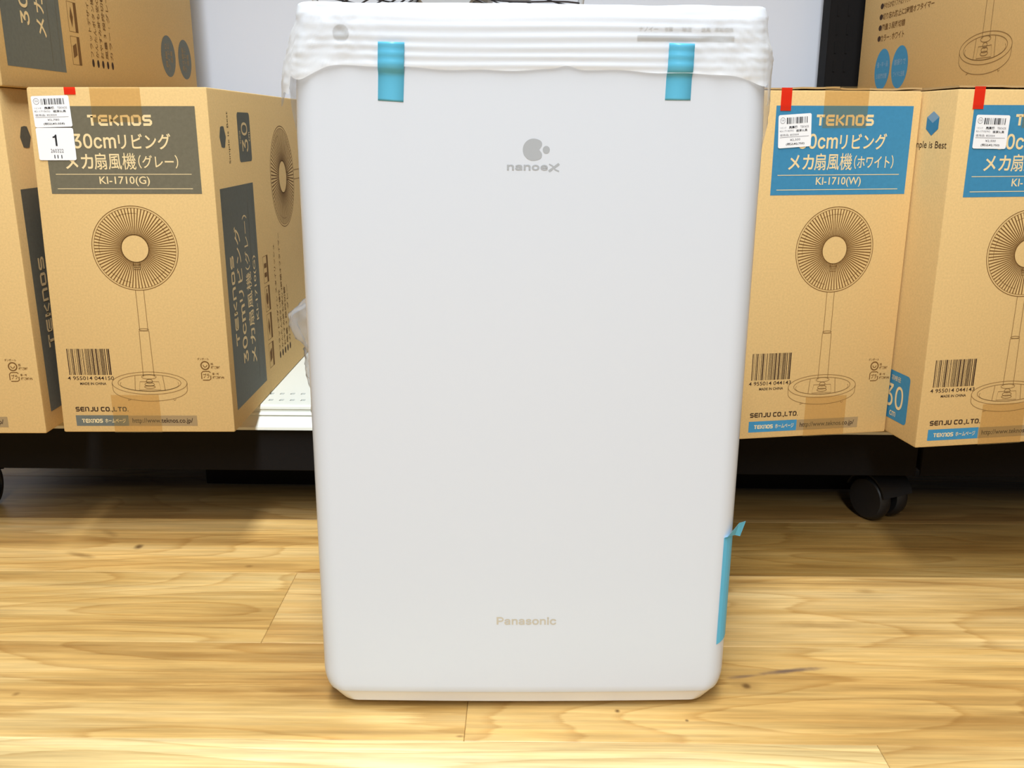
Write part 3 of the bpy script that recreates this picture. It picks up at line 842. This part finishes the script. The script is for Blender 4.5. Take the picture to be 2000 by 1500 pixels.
t.put('lettering', ffr, M_PANEL_GREY, body, .12)

# ---------------------------------------------------------------- white foam sheet over its top
def build_sheet():
    base = plan(HW, 0, DEP, .011, .012, .0025, 14)
    # resample evenly
    P = [Vector((x, y, 0)) for x, y in base]
    L = [0]
    for i in range(1, len(P)): L.append(L[-1] + (P[i] - P[i - 1]).length)
    N = 380; tot = L[-1]; S = []
    j = 0
    for i in range(N + 1):
        d = tot * i / N
        while j < len(L) - 2 and L[j + 1] < d: j += 1
        t = (d - L[j]) / max(1e-9, L[j + 1] - L[j]); S.append((P[j].lerp(P[j + 1], t), d))
    rows_h = 34; V = []; F = []
    for i, (p, d) in enumerate(S):
        a = S[max(0, i - 1)][0]; b = S[min(N, i + 1)][0]
        tn = (b - a).normalized(); nrm = Vector((tn.y, -tn.x, 0))
        if nrm.dot(Vector((p.x, p.y - DEP / 2, 0))) < 0: nrm = -nrm
        side = abs(nrm.x) ** 2                                  # 1 on the two sides, 0 on the front
        front = 1 - side
        x = p.x
        corner = max(0.0, (abs(x) - .140) / .037)
        hem = .5465 - .0016 * (x / HW) + .0009 * math.sin(x * 37) + .0005 * math.sin(x * 121)
        hem += .0026 * math.exp(-((x - .026) / .007) ** 2) - .010 * corner ** 2 * front - .004 * max(0, corner - .3) * front
        if side > .5:
            hem = .5465 - .022 - .013 * (noise.noise(Vector((0, p.y * 55, 3 + x))) ) - .006 * noise.noise(Vector((5, p.y * 160, x)))
            back = p.y / DEP
            if x < 0: hem += .008 - .030 * max(0, 1 - abs(p.y - .050) / .013) ** .8 - .014 * max(0, 1 - abs(p.y - .026) / .009) - .012 * max(0, 1 - abs(p.y - .082) / .010)
            else: hem += .004 - .040 * max(0, 1 - abs(p.y - .034) / .016) ** .8 - .012 * max(0, 1 - abs(p.y - .075) / .012)
            hem += .006 * back
        for r in range(rows_h + 1):
            h = r / rows_h
            z = hem + (.586 - hem) * h
            drop = .586 - z
            off = .0016 + .0010 * front
            # soft rolls along the front, sagging folds near the corners, crumples on the corners
            roll = math.sin((z - .548) / .0062 * 6.283 * .92 + 2.2 * noise.noise(Vector((x * 7, 0, z * 40)))) * (.00034 + .00022 * noise.noise(Vector((x * 11, 3, z * 55))))
            calm = min(1, max(0, (.150 - abs(x)) / .05))
            off += roll * front * (.35 + .65 * calm)
            cr = (1 - calm)
            off += cr * (.0016 * noise.noise(Vector((x * 70, p.y * 70, z * 60))) + .0014 * abs(noise.noise(Vector((x * 150 + z * 90, p.y * 150, z * 150)))))
            off += side * (.070 if x < 0 else .0) * drop * (1 + .9 * noise.noise(Vector((x, p.y * 26, 0)))) + side * .0022 * math.sin(p.y * 130 + z * 20) * min(1, drop / .03)
            off += side * drop * (.08 if x < 0 else .02) * max(0, math.sin(p.y * 62))
            off = max(off, .0008)
            tp = min(1, max(0, (z - .545) / .041)); tp = tp * tp * (3 - 2 * tp)
            V.append(((p.x + nrm.x * off) * (1 - .034 * tp), p.y + nrm.y * off, z))
        # roll over the rim and lie on the top
        for k, (ins, dz) in enumerate(((.0001, .0040), (.0006, .0060), (.0022, .0068), (.0080, .0070), (.045, .0058))):
            wob = .0011 * noise.noise(Vector((x * 28, p.y * 28, k)))
            fx = min(1, ins / .1)
            c = Vector((p.x - nrm.x * ins, p.y - nrm.y * ins, 0))
            V.append((c.x * (1 - .034), c.y, .586 + dz + wob))
    M = rows_h + 6
    for i in range(N):
        for r in range(M - 1):
            F.append((i * M + r, (i + 1) * M + r, (i + 1) * M + r + 1, i * M + r + 1))
    for r in range(M - 1): F.append((N * M + r, r, r + 1, N * M + r + 1))      # across the back
    # centre of the top
    cen = [i * M + M - 1 for i in range(N + 1)]
    ci = len(V); V.append((0, DEP / 2, .5915))
    for i in range(N): F.append((cen[i], cen[i + 1], ci))
    F.append((cen[N], cen[0], ci))
    o = pyobj('foam_sheet', V, F, M_SHEET, None, True)
    o.location = (BXC, BY, BZ); o.rotation_euler = (0, R(BROLL), R(BYAW))
    return tag(o, 'thin white foam packing sheet draped over the top of the machine', 'packing sheet')
sheet = build_sheet()

# blue protection tapes
def strip(label, corners, lift0, lift1, group='blue tape strips on the machine'):
    """corners (u,v) mm tl,tr,br,bl on the front; rides over the sheet above its hem and sits on the body below"""
    n = 26; V = []; F = []
    tl, tr, br, bl = [Vector(c) for c in corners]
    for i in range(n + 1):
        t = i / n
        for c in (0, .5, 1):
            p = tl.lerp(bl, t).lerp(tr.lerp(br, t), c)
            s = 1 / (1 + math.exp((p.y - 545.2) / -.7))
            l = lift1 + (lift0 - lift1) * s + s * .25 * math.sin(p.y * .95)
            V.append(ffr(p.x, p.y, l))
    for i in range(n):
        for c in range(2): F.append((i * 3 + c, i * 3 + c + 1, i * 3 + c + 4, i * 3 + c + 3))
    o = pyobj('tape_strip', V, F, M_BTAPE, None, True)
    sm = o.modifiers.new('thickness', 'SOLIDIFY'); sm.thickness = .00012; sm.offset = 1
    o.location = (BXC, BY, BZ); o.rotation_euler = (0, R(BROLL), R(BYAW))
    return tag(o, label, 'tape', group)

strip('left of the two blue tape strips holding down the foam sheet', [(-111.9, 565.3), (-92.4, 564.9), (-94.8, 523.0), (-113.9, 524.1)], 3.9, .3)
strip('right of the two blue tape strips holding down the foam sheet', [(102.2, 566.2), (121.2, 565.8), (120.6, 526.0), (101.3, 526.0)], 3.9, .3)

def edge_tape():
    """runs up the rounded front right edge; its free end is folded into a tab that sticks out"""
    rf = .018; cx, cy = HW - rf, rf; V = []; F = []
    n = 20; m = 6
    for i in range(n + 1):
        t = i / n
        for c in range(m + 1):
            q = c / m
            z0 = .0645 + .006 * q
            z = z0 + (.1675 - z0) * t
            a = R(-66 + 72 * q)
            r = rf + .0004
            V.append((cx + r * math.cos(a), cy + r * math.sin(a) - .0002, z))
    for i in range(n):
        for c in range(m):
            k = i * (m + 1) + c; F.append((k, k + 1, k + m + 2, k + m + 1))
    # folded tab
    k0 = n * (m + 1)
    base = len(V)
    top = V[k0:k0 + m + 1]
    tabp = [(HW - .0080, -.0004, .1690), (HW + .0030, .0060, .1790), (HW + .0095, .0100, .1790), (HW + .0055, .0100, .1650), (HW + .0010, .0100, .1660)]
    V.extend(tabp)
    F.append((base, base + 1, base + 2, base + 3, base + 4))
    F.append((k0, k0 + 2, base + 4, base))
    o = pyobj('tape_strip', V, F, M_BTAPE)
    sm = o.modifiers.new('thickness', 'SOLIDIFY'); sm.thickness = .00015; sm.offset = 1
    o.location = (BXC, BY, BZ); o.rotation_euler = (0, R(BROLL), R(BYAW))
    tag(o, 'long blue tape strip on the lower right edge with a folded tab', 'tape', 'blue tape strips on the machine')
edge_tape()

# ---------------------------------------------------------------- clear plastic bag showing behind the machine's left side
def bag():
    prof = [(.352, .004), (.349, .020), (.343, .032), (.334, .038), (.325, .035), (.316, .028), (.308, .023), (.300, .024), (.290, .022), (.275, .020), (.255, .0185), (.235, .017), (.215, .0155), (.19, .013), (.16, .010), (.13, .008)]
    V = []; F = []
    m = 30; rows = []
    for i in range(len(prof) - 1):
        for q in range(4):
            t = q / 4; rows.append((prof[i][0] * (1 - t) + prof[i + 1][0] * t, prof[i][1] * (1 - t) + prof[i + 1][1] * t))
    for z, e in rows:
        for j in range(m + 1):
            a = math.pi * j / m
            sn = math.sin(a)
            cr = (.0042 * noise.noise(Vector((z * 110, a * 3.4, 1))) + .0030 * abs(noise.noise(Vector((z * 260, a * 9, 4)))) - .001) * sn
            x = -HW - .0012 - sn ** .7 * e - cr
            y = .125 + .040 * math.cos(a) + .004 * noise.noise(Vector((z * 90, a * 5, 9)))
            V.append((min(x, -HW - .0006), y, z + .004 * math.sin(a * 4 + z * 140) * sn))
    for i in range(len(rows) - 1):
        for j in range(m):
            k = i * (m + 1) + j; F.append((k, k + 1, k + m + 2, k + m + 1))
    o = pyobj('plastic_bag', V, F, M_CLEAR, None, True)
    o.location = (BXC, BY, BZ); o.rotation_euler = (0, R(BROLL), R(BYAW))
    tag(o, 'crinkled clear plastic bag peeking out beside the left side of the machine', 'plastic bag')
bag()

# ---------------------------------------------------------------- pedestal fan on the shelf behind the machine
def pedestal_fan():
    f = thing('pedestal_fan', 'grey pedestal fan with a dark wire guard, just showing above the machine', 'fan', (-.0865, 1.36, ZS), 0)
    H = .53
    bm = bmesh.new(); lathe(bm, [(.135, 0), (.145, .004), (.145, .018), (.13, .030), (.05, .040), (.03, .05)], 56); obj('base', bm, M_FANGREY, f, True, 35)
    bm = bmesh.new(); lathe(bm, [(.016, .0505), (.016, .25), (.012, .252), (.012, H - .06)], 24, 'Z', (0, .06 * 0, 0)); obj('pole', bm, M_FANGREY, f, True, 35)
    bm = bmesh.new(); lathe(bm, [(.03, .0), (.055, .01), (.06, .05), (.05, .09), (.03, .11)], 36, 'Y', (0, .012, H)); obj('motor_housing', bm, M_FANGREY, f, True, 35)
    bm = bmesh.new(); lathe(bm, [(.010, -.060), (.040, -.059), (.043, -.054), (.043, -.048), (.010, -.048)], 40, 'Y', (0, 0, H)); obj('hub_cap', bm, M_FANGREY, f, True, 35)
    rim = bmesh.new(); tube(rim, [(.181 * math.cos(6.28318 * k / 72), -.012, H + .181 * math.sin(6.28318 * k / 72)) for k in range(72)], .0042, 8, True)
    obj('guard_rim', rim, M_FANGREY, f, True)
    wires = bmesh.new()
    for k in range(60):
        a = 6.28318 * k / 60; pts = []
        for q in range(9):
            u = q / 8; r = .040 + .140 * u; aa = a + .30 * math.sin(u * 1.5)
            pts.append((r * math.cos(aa), -.052 + .038 * u ** 2.2, H + r * math.sin(aa)))
        tube(wires, pts, .0012, 5)
    o = obj('guard_wires', wires, M_WIRE, f, True)
    wires = bmesh.new()
    for k in range(60):
        a = 6.28318 * (k + .5) / 60; pts = []
        for q in range(9):
            u = q / 8; r = .055 + .125 * u; aa = a - .30 * math.sin(u * 1.5)
            pts.append((r * math.cos(aa), .045 - .054 * u ** 2.2, H + r * math.sin(aa)))
        tube(wires, pts, .0012, 5)
    obj('rear_guard_wires', wires, M_WIRE, f, True)
    for b in range(5):
        V = []; F = []
        for q in range(9):
            u = q / 8; r = .030 + .122 * u; wd = .30 + .42 * math.sin(min(1, u * 1.1) * 2.6)
            for s_ in range(5):
                c = s_ / 4 - .5; a = 6.28318 * b / 5 + c * wd + .25 * u
                V.append((r * math.cos(a), -.012 + .030 * c * (1 - .3 * u), H + r * math.sin(a)))
        for q in range(8):
            for s_ in range(4):
                k = q * 5 + s_; F.append((k, k + 1, k + 6, k + 5))
        o = pyobj('blade', V, F, M_FANGREY, f, True)
        sm = o.modifiers.new('thickness', 'SOLIDIFY'); sm.thickness = .002
pedestal_fan()
